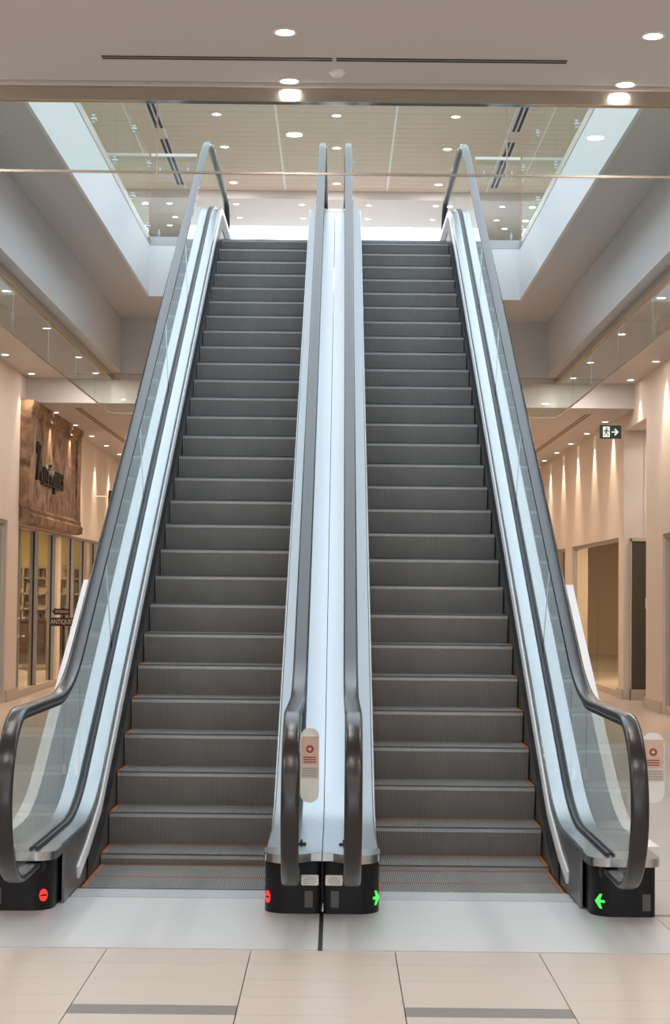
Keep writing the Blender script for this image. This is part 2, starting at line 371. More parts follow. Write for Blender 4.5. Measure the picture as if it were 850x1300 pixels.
# upper walls
b = MB(); b.box(-12.2, -9, -9, 48, UF, UC+0.3); struct(b.build('wall_upper_left', 'upper_paint'))
b = MB(); b.box(9, 12.2, -9, 48, UF, UC+0.3); struct(b.build('wall_upper_right', 'upper_paint'))
b = MB(); b.box(-9, -2.3, 46, 46.3, UF, UC); b.box(2.3, 9, 46, 46.3, UF, UC); struct(b.build('wall_upper_back', 'upper_paint'))
b = MB(); b.box(-9, 9, -9.3, -9, UF, UC); struct(b.build('wall_upper_front', 'upper_paint'))
# bright window bay straight ahead on the upper level: side cheeks and frame, daylight beyond
wb = struct(MB().box(-2.42, -2.30, 35.15, 46, UF, 8.85).box(2.30, 2.42, 35.15, 46, UF, 8.85).build('window_1', 'fascia_white'), 'bright window bay at the far end of the upper level', 'window')
MB().box(-2.3, 2.3, 46.0, 46.06, UF, 5.7).build('window_sill', 'trim_white', wb)
for xx in (-0.76, 0.76): MB().box(xx-0.03, xx+0.03, 46.0, 46.08, 5.7, 8.85).build('window_mullion', 'trim_white', wb)
MB().box(-2.3, 2.3, 46.03, 46.04, 5.7, 8.85).build('window_pane', 'glass_clear', wb)
MB().box(-2.30, 2.30, 35.15, 46, UF, UF+0.02).build('bay_floor', 'fascia_white', wb)

# lower walls -----------------------------------------------------------------
TOPZ = SOF-0.01
def wall_piece(mb, xw, sg, y0, y1, z0, z1): mb.box(xw, xw+sg*WT, y0, y1, z0, z1)
wl = MB()
for y0, y1, z0, z1 in ((-9, 20.5, 0, TOPZ), (20.5, 24.36, 2.49, TOPZ), (24.36, 25.2, 0, TOPZ), (25.2, 34.05, 2.47, TOPZ), (34.05, 48, 0, TOPZ)): wall_piece(wl, XWL, -1, y0, y1, z0, z1)
wall_left = struct(wl.build('wall_left', 'wall_paint'))
wr = MB()
for y0, y1, z0, z1 in ((-9, 20.5, 0, TOPZ), (20.5, 23.35, 2.36, TOPZ), (23.35, 24.6, 0, TOPZ), (24.6, 26.5, 4.02, TOPZ), (26.52, 27.0, 0, TOPZ), (27.0, 32.4, 2.43, TOPZ), (32.4, 33.3, 0, TOPZ), (33.3, 36.0, 2.43, TOPZ), (36.0, 48, 0, TOPZ)): wall_piece(wr, XWR, 1, y0, y1, z0, z1)
wall_right = struct(wr.build('wall_right', 'wall_paint'))
struct(MB().box(-9, 9, 48, 48.3, 0, TOPZ).build('wall_back', 'wall_paint'))
# unseen glazed entrance added behind the camera to bring in daylight
wf = struct(MB().box(-9, -4.3, -9.3, -9, 0, CN).box(4.3, 9, -9.3, -9, 0, CN).box(-4.3, 4.3, -9.3, -9, 3.85, CN).build('wall_front', 'wall_paint'))
dn = struct(MB().box(-4.3, 4.3, -9.2, -9.1, 2.35, 2.42).build('door_1', 'frame_metal'), 'added unseen glazed entrance with metal frame, letting in daylight', 'door')
for k in range(7): MB().box(-4.3+k*1.42, -4.24+k*1.42, -9.2, -9.1, 0, 3.85).build('door_frame', 'frame_metal', dn)
# side recess closing the skin outside the corridor walls
struct(MB().box(-9.3, -9, -9, 48, 0, SOF).build('wall_outer_left', 'olive_wall')); struct(MB().box(9, 9.3, -9, 48, 0, SOF).build('wall_outer_right', 'olive_wall'))
# baseboards
for nm, xw, sg, spans in (('baseboard_left', XWL, 1, ((-9, 20.5), (24.36, 25.2), (34.05, 48))), ('baseboard_right', XWR, -1, ((-9, 20.5), (23.35, 24.6), (26.5, 27.0), (32.4, 33.3), (36, 48)))):
    m = MB()
    for a, c in spans: m.box(xw, xw+sg*0.03, a, c, 0, 0.16)
    struct(m.build(nm, 'baseboard_stone'))
# right-hand alcove with a dark doorway
al = struct(MB().box(XWR+WT, 6.2, 26.5, 26.7, 0, 4.2).box(XWR+WT, 6.2, 24.4, 26.5, 4.03, 4.2).box(6.0, 6.2, 24.6, 26.5, 0, 4.02).build('wall_alcove', 'wall_paint'))
dd = struct(MB().box(XWR+0.105, 5.45, 26.44, 26.505, 0.16, 2.36).build('door_2', 'dark_door'), 'dark brown doorway in the alcove on the right', 'door')
MB().box(XWR+0.092, XWR+0.107, 26.42, 26.5, 0.0, 2.40).build('door_frame', 'baseboard_stone', dd)
MB().box(XWR+0.092, 5.5, 26.42, 26.5, 2.36, 2.41).build('door_frame', 'baseboard_stone', dd)
MB().box(XWR+0.092, 5.5, 26.38, 26.5, 0.0, 0.16).build('door_sill', 'baseboard_stone', dd)

# ------------------------------------------------------------------ smoke curtains (glass)
def smoke_curtain(label, axis, at, a, b, ztop, zbot, joints, loc, mband):
    t = thing('smoke_curtain', label, 'glass curtain', loc, 'glass smoke curtains round the opening')
    pts = [a]+joints+[b]
    for p, q in zip(pts, pts[1:]):
        m = MB()
        if axis == 'x': m.box(p+0.004, q-0.004, at-0.006, at+0.006, zbot, ztop)
        else: m.box(at-0.006, at+0.006, p+0.004, q-0.004, zbot, ztop)
        pn = m.build('glass_panel', 'glass_green', t)
        m = MB()
        if axis == 'x': m.box(p+0.004, q-0.004, at-0.007, at+0.007, zbot-0.012, zbot)
        else: m.box(at-0.007, at+0.007, p+0.004, q-0.004, zbot-0.012, zbot)
        m.build('polished_edge', 'edge_bronze', pn)
    for j in joints:
        (MB().box(j-0.003, j+0.003, at-0.005, at+0.005, zbot, ztop) if axis == 'x' else MB().box(at-0.005, at+0.005, j-0.003, j+0.003, zbot, ztop)).build('joint_seal', 'frame_metal', t)
    m = MB()
    if axis == 'x': m.box(a, b, at-0.03, at+0.03, ztop, ztop+0.085)
    else: m.box(at-0.03, at+0.03, a, b, ztop, ztop+0.085)
    m.build('top_channel', mband, t)
    return t
smoke_curtain('wide glass smoke curtain hanging in front from the near ceiling edge', 'x', YN, -XG, XG, 4.115, 3.745, [-0.92, 0.93], (0, YN, 3.74), 'brass_band')
smoke_curtain('receding glass smoke curtain under the left bulkhead', 'y', -XG, YN+0.04, YGF, 4.15, 3.745, [11.5, 13.4, 15.3, 17.2, 19.0, 20.5], (-XG, 15, 3.74), 'edge_bronze')
smoke_curtain('receding glass smoke curtain under the right bulkhead', 'y', XG, YN+0.04, YGF, 4.15, 3.745, [11.5, 13.4, 15.3, 17.2, 19.0, 20.5], (XG, 15, 3.74), 'edge_bronze')
smoke_curtain('short far glass smoke curtain behind the escalators', 'x', YGF, -XG, XG, 4.15, 3.745, [-0.95, 0.95], (0, YGF, 3.74), 'edge_bronze')

# ------------------------------------------------------------------ upper balustrades
def spider(parent, x, y, z, nx, ny):
    m = MB(); m.cyl((x-0.02*nx, y-0.02*ny, z), 0.015, 0.05, 'x' if nx else 'y', 12)
    for dz in (-0.03, 0.03):
        m.box(x-0.008, x+0.008, y-0.008, y+0.008, min(z, z+dz), max(z, z+dz)); m.cyl((x-0.015*abs(nx), y-0.015*abs(ny), z+dz), 0.011, 0.03, 'x' if nx else 'y', 10)
    return m.build('standoff_fitting', 'channel_steel', parent)
for sg, nm in ((-1, 'left'), (1, 'right')):
    t = thing('glass_balustrade', 'glass balustrade running along the %s edge of the upper opening' % nm, 'balustrade', (sg*XO, 15, UF), 'upper glass balustrades')
    js = [9.75, 11.2, 12.65, 14.1, 15.6, 17.1, 18.65, 20.17]
    for p, q in zip(js, js[1:]):
        pn = MB().box(sg*XO-0.006+sg*0.02, sg*XO+0.006+sg*0.02, p+0.006, q-0.006, UF+0.02, UF+1.05).build('glass_panel', 'glass_green', t)
        for zz in (UF+0.20, UF+0.92): spider(pn, sg*(XO+0.02), q-0.05, zz, 1, 0)
    MB().box(sg*(XO-0.005), sg*(XO+0.045), 9.6, YF, UF, UF+0.085).build('base_channel', 'channel_steel', t)
    t = thing('glass_balustrade', 'short far glass balustrade between the %s corner and the escalator' % nm, 'balustrade', (sg*1.85, YF, UF), 'upper glass balustrades')
    pn = MB().box(sg*1.62, sg*(XO-0.01), YF+0.01, YF+0.022, UF+0.02, UF+1.04).build('glass_panel', 'glass_green', t)
    for xx in (1.70, 2.02):
        for zz in (UF+0.14, UF+0.86): spider(pn, sg*xx, YF+0.016, zz, 0, 1)
    MB().box(sg*1.60, sg*XO, YF-0.005, YF+0.04, UF, UF+0.095).build('base_channel', 'channel_steel', t)
    MB().box(sg*1.60, sg*XO, YF-0.005, YF+0.037, UF+1.03, UF+1.06).build('cap_rail', 'trim_white', t)

# ------------------------------------------------------------------ escalators
TN = math.tan(PI/6); YR, ZR = 10.718, 0.45
def yz_line(h, z): return YR+(z-ZR-h)/TN            # y where the incline offset by h reaches height z
NOSE = fillet([(7.0, 0.0), (yz_line(0, 0), 0.0), (yz_line(0, UF), UF), (23.4, UF)], [1.0, 1.6], 10)
DECK = fillet([(8.42, 0.30), (yz_line(.425, .30), 0.30), (yz_line(.425, UF+.30), UF+.30), (21.9, UF+.30)], [1.4, 2.0], 12)
HH = 1.295
HAND = [(8.62, 0.235)]+[(8.03+0.39*math.cos(a), 0.6075+0.3725*math.sin(a)) for a in [(-PI/2-PI*k/18) for k in range(0, 19)]]
zl, zu = 0.98, UF+0.87
HAND += fillet([(8.04, zl), (yz_line(HH, zl), zl), (yz_line(HH, zu), zu), (21.64, zu)], [1.5, 1.7], 14)[1:-1]
HAND += [(21.65+0.39*math.cos(a), UF+0.4975+0.3725*math.sin(a)) for a in [(PI/2-PI*k/18) for k in range(0, 19)]]+[(21.13, UF+0.125)]
HAND = dense(HAND, 0.6)
STRIP = fillet([(9.14, 0.085), (9.48, 0.165), (yz_line(.305, .32), 0.32), (yz_line(.305, UF+.25), UF+.25), (20.7, UF+.25)], [0.5, 0.6, 1.2], 8)
CX = 0.748; SX = 0.762
def mk(sg): return lambda x: x
HPROF = []
for k in range(24):
    a = 2*PI*k/24; ca, sa = math.cos(a), math.sin(a)
    HPROF.append((0.039*math.copysign(abs(ca)**0.55, ca), 0.019*math.copysign(abs(sa)**0.6, sa)))
# step meshes (shared): cleated tread and cleated curved riser
NC = 88; SW = 0.970; PT = SW/NC
def comb_x():
    xs = []
    for i in range(NC):
        x = -SW/2+i*PT; xs += [(x, 1), (x+PT*0.50, 1), (x+PT*0.54, 0), (x+PT*0.96, 0)]
    xs.append((SW/2, 1)); return xs
CXS = comb_x()
def cleats(path, depth):
    """path of (y,z,ny,nz): rows; grooves sink by depth against the normal"""
    v = []; n = len(CXS)
    for (y, z, ny, nz) in path:
        for x, up in CXS:
            d = 0 if up else -depth; v.append((x, y+ny*d, z+nz*d))
    f = [(r*n+i, r*n+i+1, (r+1)*n+i+1, (r+1)*n+i) for r in range(len(path)-1) for i in range(n-1)]
    m = MB(); m.add(v, f); return m
def groove(me, m, axis, lim):
    """darker material that paints shade into the groove bottoms"""
    me.materials.append(M_(m))
    for p in me.polygons:
        xs = [me.vertices[v].co.x for v in p.vertices]; w_ = max(xs)-min(xs)
        if PT*0.36 < w_ < PT*0.46: p.material_index = 1
m = cleats([(0.0, 0, 0, 1), (0.392, 0, 0, 1)], 0.009); m.box(-SW/2, SW/2, 0.004, 0.39, -0.03, -0.0105)
ME_TREAD = m.mesh('step', 'tread'); groove(ME_TREAD, 'tread_groove_shade', 2, -0.0085)
rp = []
for k in range(7):
    t = k/6; rp.append((0.004+0.050*t**1.5, -0.006-0.225*t, -1, 0.15))
m = cleats(rp, 0.010); m.add([(-SW/2, .016, -.004), (SW/2, .016, -.004), (SW/2, .070, -.23), (-SW/2, .070, -.23)], [(0, 1, 2, 3)])
ME_RISER = m.mesh('riser', 'riser'); groove(ME_RISER, 'riser_groove_shade', 1, None)
ME_EDGE = MB().box(-0.010, 0.010, 0.01, 0.39, -0.009, 0.0008).mesh('demarcation_edge', 'orange_glow_edge')
ME_REAR = MB().box(-SW/2+0.02, SW/2-0.02, 0.380, 0.391, -0.009, 0.0006).mesh('demarcation_edge', 'orange_glow_edge')

def text_mesh(txt, size, extrude, m, name, align='CENTER', bold=0.0):
    cu = bpy.data.curves.new(name, 'FONT'); cu.body = txt; cu.size = size; cu.extrude = extrude; cu.offset = size*bold; cu.align_x = align; cu.align_y = 'CENTER'
    o = bpy.data.objects.new('tmp', cu); COL.objects.link(o)
    dg = bpy.context.evaluated_depsgraph_get(); me = bpy.data.meshes.new_from_object(o.evaluated_get(dg))
    bpy.data.objects.remove(o); me.name = name; me.materials.clear(); me.materials.append(M_(m)); return me

def escalator(sg, phase, label, side, red):
    t = thing('escalator', label, 'escalator', (sg*CX, 9.1, 0), 'pair of escalators')
    X = lambda x: x
    # steps
    L0 = None; s = 0; total = plen(NOSE)
    acc = 0
    # arc length at the reference nose (YR, ZR)
    for a, b in zip(NOSE, NOSE[1:]):
        L = math.hypot(b[0]-a[0], b[1]-a[1])
        if a[0] <= YR <= b[0]: L0 = acc+L*(YR-a[0])/(b[0]-a[0]); break
        acc += L
    for k in range(-5, 34):
        y, z = along(NOSE, L0+(k+phase)*0.4)
        if y < 9.05 or y > 20.75: continue
        zz = z-0.004
        st = link('step', ME_TREAD, t, (sg*SX, y, zz))
        link('riser', ME_RISER, st, (sg*SX, y, zz))
        if k < 4:
            for e in (-1, 1): link('demarcation_edge', ME_EDGE, st, (sg*SX+e*0.474, y, zz))
            if k < -1: link('demarcation_edge', ME_REAR, st, (sg*SX, y, zz))
    # both balustrades: local x measured outward from the step centre line
    for e, sd in ((-1, 'inner'), (1, 'outer')):
        ds = 0.027 if e < 0 else 0.0      # the inner deck is a little wider, its skirt nearer the steps
        def P(x): return CX+e*(x-ds if x < 0.52 else x)      # x distance from escalator centre line
        outx = 0.742 if e < 0 else 0.842
        def bld(m, name, mt, parent, sm=0): return m.mirror(sg).build(name, mt, parent, sm)
        # skirt
        yy = [8.72+i*0.11 for i in range(115)]
        yy = [y for y in yy if y < 21.2]
        m = MB().loft([(y, zat(NOSE, y)-0.22) for y in yy], [(y, zat(DECK, y)-0.005) for y in yy], P(0.506), P(0.518))
        sk = bld(m, 'skirt_panel', 'skirt_dark', t, 0.5)
        m = MB().sweep(STRIP, [(P(0.494), -0.030), (P(0.507), -0.030), (P(0.507), 0.034), (P(0.498), 0.034), (P(0.494), 0.026)])
        bld(m, 'brush_guard', 'strip_aluminium', sk, 0.5)
        m = MB().sweep(STRIP[1:], [(P(0.500), -0.20), (P(0.507), -0.20), (P(0.507), -0.031), (P(0.495), -0.031), (P(0.493), -0.06)])
        bld(m, 'skirt_brush', 'gasket_black', sk)
        # inner deck, gasket, outer deck
        dk = bld(MB().sweep(DECK, [(P(0.505), -0.035), (P(0.583), -0.035), (P(0.583), 0.0), (P(0.512), 0.0), (P(0.505), -0.007)]), 'inner_deck', 'steel' if e > 0 else 'deck_matte', t, 0.5)
        bld(MB().sweep(sub(DECK, 8.43, 21.7), [(P(0.583), -0.05), (P(0.605), -0.05), (P(0.605), 0.016), (P(0.590), 0.016), (P(0.583), 0.004)]), 'glazing_gasket', 'gasket_black', t, 0.5)
        bld(MB().sweep(sub(DECK, 8.43, 21.7), [(P(0.619), -0.05), (P(0.632), -0.05), (P(0.632), 0.010), (P(0.619), 0.016)]), 'glazing_gasket', 'gasket_black', t, 0.5)
        xo = 0.746 if e < 0 else 0.834
        od = bld(MB().sweep(DECK, [(P(0.632), -0.035), (P(xo), -0.035), (P(xo), 0.0), (P(0.632), 0.0)]), 'outer_deck', 'deck_matte' if e > 0 else 'steel', t, 0.5)
        if e > 0:
            dn = [(y, z) for y, z in sub(DECK, 8.75, 11.97)]
            bld(MB().sweep(dn, [(P(0.834), -0.06), (P(0.897), -0.06), (P(0.897), 0.002), (P(0.834), 0.002)]), 'side_ledge', 'white_panel', t, 0.5)
            yb = [8.9+i*0.2 for i in range(64)]; yb = [y for y in yb if y < 21.6]
            m = MB().loft([(y, max(0.001, zat(NOSE, y)-1.05)) for y in yb], [(y, zat(DECK, y)-0.035) for y in yb], P(0.800), P(0.830))
            bld(m, 'truss_cladding', 'white_panel', t, 0.5)
            m = MB().box(P(0.640), P(0.726), 10.07, 10.078, zat(DECK, 10.07)+0.02, zat(DECK, 10.07)+0.50)
            g = bld(m, 'access_guard', 'acrylic', od)
            m = MB()
            for xx in (0.640, 0.706): m.box(P(xx), P(xx+0.02), 10.05, 10.10, zat(DECK, 10.05)-0.01, zat(DECK, 10.07)+0.045)
            bld(m, 'guard_clamp', 'steel_matte', od)
            m = MB()
            for xx in (0.638, 0.725): m.box(P(xx), P(xx+0.004), 10.068, 10.08, zat(DECK, 10.07)+0.02, zat(DECK, 10.07)+0.50)
            bld(m, 'guard_edge', 'frame_metal', g)
        else:
            m = MB().box(P(0.632), P(0.668), 8.70, 8.73, 0.30, 0.309).box(P(0.640), P(0.650), 8.71, 8.72, 0.308, 0.325)
            bld(m, 'guard_clamp', 'seam_black', od)
        # deck front end: rounded lip
        xa, xb = (P(0.500), P(xo)); lo, hi = min(xa, xb), max(xa, xb)
        rad = (0.11, 0.03, 0, 0) if e > 0 else (0.03, 0.11, 0, 0)
        if e < 0:
            pl = [(lo, 8.46)]+[(lo+(hi-lo)*k/10, 8.46-0.10*math.sin(PI*(0.12+0.88*k/10)*0.62)) for k in range(1, 8)]
            pl = rrect(lo, hi, 8.34, 8.52, (0.0, 0.11, 0, 0)); pl = [(x, y+0.09*max(0, (1-(x-lo)/0.16))**1.6) for x, y in pl]
            pl = []
            for k in range(17):
                u = k/16; x = lo+(hi-lo)*u
                y = 8.345+0.13*max(0, 1-u/0.6)**1.5+0.10*max(0, (u-0.62)/0.38)**2.2
                pl.append((x, y))
            pl += [(hi, 8.6), (lo, 8.6)]
        else:
            pl = rrect(lo, hi, 8.345, 8.6, (0.10, 0.06, 0, 0))
        bld(MB().prism(pl, 'z', 0.262, 0.3012), 'deck_nosing', 'steel', t, 0.6)
        # newel base
        b0, b1 = (CX+0.536, CX+0.836) if e > 0 else (0.006, CX-0.475)
        rad = (0.11, 0.03, 0, 0) if e > 0 else (0.03, 0.11, 0, 0)
        nb = bld(MB().prism(rrect(b0, b1, 8.50, 9.05, rad, 8), 'z', 0.001, 0.262), 'newel_base', 'base_black', t, 0.6)
        hx = P(0.612)
        m = MB().prism(rrect(hx-0.046, hx+0.046, 0.190, 0.262, (0.02, 0.02, 0.02, 0.02)), 'y', 8.43, 8.52)
        bld(m, 'handrail_inlet', 'base_black', nb, 0.6)
        # upper newel base
        bld(MB().box(b0, b1, 21.0, 21.5, UF, UF+0.262), 'newel_base', 'base_black', t)
        bld(MB().box(min(P(.5), P(xo)), max(P(.5), P(xo)), 21.6, 21.75, UF+.262, UF+.301), 'deck_nosing', 'steel', t)
        # indicator lamps, inspection plates and stickers
        xi = (b0+0.066) if e > 0 else (b1-0.014)
        ang = -0.62 if e > 0 else 0.95
        cxr = b0+0.11 if e > 0 else b1-0.11
        a = (1.25*PI+0.10) if e > 0 else (1.75*PI+0.22)
        n = Vector((math.cos(a), math.sin(a), 0)); pos = Vector((cxr, 8.61, 0.075))+n*0.1102
        tn = Vector((-n.y, n.x, 0))
        def onface(pts, th, mt, name, par):
            mm = MB(); k = len(pts); vs = []
            for d in (0, th):
                for u, v in pts: q = pos+tn*u+Vector((0, 0, v))+n*d; vs.append(q)
            mm.add(vs, [tuple(range(k)), tuple(range(k, 2*k))[::-1]]+[(i, (i+1) % k, k+(i+1) % k, k+i) for i in range(k)])
            return bld(mm, name, mt, par)
        if red:
            onface([(0.022*math.cos(2*PI*k/20), 0.029*math.sin(2*PI*k/20)) for k in range(20)], 0.004, 'red_glow', 'no_entry_lamp', nb)
            onface([(-0.017, -0.004), (0.017, -0.004), (0.017, 0.004), (-0.017, 0.004)], 0.0052, 'base_black', 'no_entry_bar', nb)
        else:
            f = -1 if e > 0 else 1
            onface([(-f*0.024, -0.006), (f*0.002, -0.006), (-f*0.010, -0.034), (f*0.002, -0.034), (f*0.028, 0.0), (f*0.002, 0.034), (-f*0.010, 0.034), (f*0.002, 0.006), (-f*0.024, 0.006)], 0.004, 'green_glow', 'arrow_lamp', nb)
        px = (b0+0.255) if e > 0 else 0.062
        bld(MB().box(px-0.019, px+0.019, 8.496, 8.501, 0.035, 0.112), 'inspection_plate', 'indicator_grey', nb)
        if e < 0:
            lb = bld(MB().prism(rrect(0.016, 0.098, 0.139, 0.188, (.006,)*4), 'y', 8.494, 8.501), 'warning_label', 'label_white', nb)
            for q, (u0, u1) in enumerate(((0.04, 0.075), (0.03, 0.085), (0.028, 0.088), (0.035, 0.09))):
                bld(MB().box(u0, u1, 8.4935, 8.4945, 0.173-q*0.009, 0.176-q*0.009), 'printed_line', 'print_grey', lb)
        # handrail and its guide
        hr = bld(MB().sweep(HAND, [(hx+x, d) for x, d in HPROF]), 'handrail', 'rubber_black', t, 0.9)
        bld(MB().sweep(HAND[6:-6], [(hx-0.024, -0.036), (hx+0.024, -0.036), (hx+0.024, -0.017), (hx-0.024, -0.017)]), 'handrail_guide', 'gasket_black', hr)
        # glass: newel panels and incline panels, joints square to the incline
        gx0, gx1 = P(0.606), P(0.618)
        TOPC = []
        for i, (y, z) in enumerate(HAND):
            a_, b_ = HAND[max(0, i-1)], HAND[min(len(HAND)-1, i+1)]
            ty, tz = b_[0]-a_[0], b_[1]-a_[1]; L = math.hypot(ty, tz); TOPC.append((y+tz/L*0.03, z-ty/L*0.03))
        fine = dense(TOPC, 0.05); dfine = dense(DECK, 0.05)
        sdir = (math.cos(PI/6), math.sin(PI/6))
        key = lambda p: (p[0]-YR)*sdir[0]+(p[1]-ZR)*sdir[1]
        cuts = [0.75+i*2.02 for i in range(6)]
        i0 = min(range(len(fine)), key=lambda i: fine[i][0]); i1 = max(range(len(fine)), key=lambda i: fine[i][0])
        def top_seg(a, b): return [p for i, p in enumerate(fine) if i0 <= i <= i1 and a <= key(p) <= b]
        def bot_seg(a, b): return [p for p in dfine if a <= key(p) <= b]
        rng = [-1e9]+cuts+[1e9]
        for q, (a_, b_) in enumerate(zip(rng, rng[1:])):
            g = 0.004
            if q == 0:
                st = min(range(len(fine)), key=lambda i: abs(fine[i][0]-8.30)+abs(fine[i][1]-0.31) if i < len(fine)//2 else 1e9)
                T = [p for i, p in enumerate(fine) if i >= st and key(p) <= b_-g and i < i1]; B = [p for p in dfine if key(p) <= b_-g]
                B = [(max(y, T[0][0]), z) for y, z in B]
            elif q == len(rng)-2:
                en = min(range(len(fine)), key=lambda i: abs(fine[i][0]-21.4)+abs(fine[i][1]-(UF+.31)) if i > len(fine)//2 else 1e9)
                T = [p for i, p in enumerate(fine) if i <= en and key(p) >= a_+g and i > i0]; B = [p for p in dfine if key(p) >= a_+g and p[0] <= 21.4]
            else: T = top_seg(a_+g, b_-g); B = bot_seg(a_+g, b_-g)
            if len(T) < 2 or len(B) < 2: continue
            bld(MB().loft(resample(B, 40), resample(T, 40), gx0, gx1), 'glass_panel', 'glass_clear', t)
    # truss body (soffit) under the steps
    yb = [9.3+i*0.2 for i in range(60)]; yb = [y for y in yb if y < 21.0]
    m = MB().loft([(y, max(-0.28, zat(NOSE, y)-1.05)) for y in yb], [(y, max(-0.27, zat(NOSE, y)-1.02)) for y in yb], 0.004, CX+0.80)
    m.mirror(sg).build('truss_soffit', 'white_panel', t, 0.5)
    # landing plates with combs
    x0, x1 = 0.010, 1.585
    lp = MB().box(x0, x1, 7.655, 8.90, -0.10, 0.004); lp.mirror(sg).build('landing_plate', 'plate_steel', t)
    m = MB().box(SX-0.488, SX+0.488, 8.903, 9.13, -0.10, 0.008)
    cp = m.mirror(sg).build('comb_plate', 'comb_metal', t)
    m = MB()
    for k in range(NC):
        x = SX-SW/2+(k+0.76)*PT; m.add([(x-.0022, 9.12, -.006), (x+.0022, 9.12, -.006), (x+.0022, 9.12, .007), (x-.0022, 9.12, .007), (x-.0015, 9.19, -.010), (x+.0015, 9.19, -.010)], [(0, 1, 2, 3), (0, 4, 5, 1), (3, 2, 5, 4), (0, 3, 4), (1, 5, 2)])
    tt = m.mirror(sg).build('comb_teeth', 'comb_metal', cp); tt['kind'] = 'stuff'
    MB().box(CX-0.505, CX+0.505, 20.7, 23.1, UF-0.10, UF+0.004).mirror(sg).build('landing_plate', 'plate_steel', t)
    # dark seam strip towards the middle
    MB().box(0.0, 0.0095, 7.655, 8.60, -0.05, -0.002).mirror(sg).build('seam_strip', 'seam_black', t)
    # mirror-finish warning plate beside the right-hand newel of this escalator
    return t
ESC_L = escalator(-1, 0.0, 'left escalator with dark grey steps and red no entry lamps', 'left', True)
ESC_R = escalator(1, 0.7246, 'right escalator with dark grey steps and green arrow lamps', 'right', False)

# warning plates (clear oblong plates beside the newels)
def warning_plate(label, x0, x1, y, z0, z1):
    t = thing('warning_plate', label, 'sign', ((x0+x1)/2, y, z0), 'oblong warning plates beside the newels')
    r = (x1-x0)/2
    P = rrect(x0, x1, z0, z1, (r*.98,)*4, 8)
    MB().prism(P, 'y', y, y+0.008).build('plate', 'label_white', t, 0.6)
    zc = z0+(z1-z0)*0.55; w = x1-x0
    MB().prism(rrect(x0+0.004, x1-0.004, zc-0.02, zc+0.125, (.004,)*4), 'y', y-0.002, y).build('reflection_field', 'reflection_peach', t)  # coppery reflection on the plate, painted as a flat peach field
    cx = (x0+x1)/2
    dk = MB().cyl((cx, y-0.0035, zc+0.062), 0.020, 0.0015, 'y', 20).build('red_disc', 'print_red', t)
    MB().box(cx-0.010, cx+0.010, y-0.0045, y-0.003, zc+0.0595, zc+0.0645).box(cx-0.0025, cx+0.0025, y-0.0045, y-0.003, zc+0.052, zc+0.072).build('cross', 'label_white', dk)
    for q in range(3): MB().box(cx-0.032, cx+0.032, y-0.0035, y-0.002, zc+0.018-q*0.012, zc+0.024-q*0.012).build('printed_line', 'print_red', t)
    f2 = MB().box(x0+0.003, x1-0.003, y-0.002, y, zc-0.085, zc-0.024).build('notice', 'sign_cream', t)
    for q in range(4): MB().box(x0+0.010, x1-0.012, y-0.003, y-0.002, zc-0.038-q*0.012, zc-0.034-q*0.012).build('printed_line', 'print_grey', f2)
    MB().box(cx-0.014, cx+0.014, y+0.008, y+0.04, zc-0.02, zc+0.02).build('mount', 'steel_matte', t)
warning_plate('oblong warning plate between the two middle handrails', -0.118, -0.024, 9.0, 0.47, 0.845)
warning_plate('oblong warning plate outside the rightmost handrail', 1.600, 1.716, 9.0, 0.485, 0.838)

# ------------------------------------------------------------------ lamps and ceiling fittings
ME_RING = MB().ring((0, 0, -0.008), 0.046, 0.060, 0.012).mesh('trim_ring', 'trim_white')
ME_LENS = MB().cyl((0, 0, -0.004), 0.046, 0.006, 'z', 24).mesh('lens', 'lens_glow')
def downlight(label, x, y, z, group, kind, e, aim=None, sc=1.0):
    t = thing('downlight', label, 'ceiling light', (x, y, z), group)
    for nm, me in (('trim_ring', ME_RING), ('lens', ME_LENS)):
        o = link(nm, me, t, (x, y, z)); o.scale = (sc, sc, 1)
    if kind == 'area': lamp('lamp', 'AREA', t, (x, y, z-0.012), e, NEUT, 0.09*sc)
    elif kind == 'warm': lamp('lamp', 'AREA', t, (x, y, z-0.012), e, WARM, 0.09*sc)
    elif kind == 'wash': lamp('lamp', 'SPOT', t, (x, y, z-0.02), e, WARM, 0.025, (0, 0, 0), math.radians(60), 0.8)
    return t
cols = {-3.73: 'far left', -1.975: 'left', -0.22: 'middle', 1.535: 'right', 3.29: 'far right'}
for x, cn in cols.items():
    for y, rn in ((9.165, 'row at the edge of the near ceiling'), (8.36, 'row just in front of the ceiling slot'), (5.4, 'added unseen row above the tiled floor'), (2.4, 'added unseen row over the viewer'), (-0.6, 'added unseen row behind the viewer'), (-3.6, 'second added row, unseen, behind the viewer'), (-6.6, 'added unseen row by the rear wall')):
        downlight('round recessed downlight, %s of the %s' % (cn, rn), x, y, CN, 'downlights in the near ceiling', 'area', LAMP_NEAR*(0.5 if y > 8 else 1.0))  # rows nearer than the slot are unseen, added to light the near hall
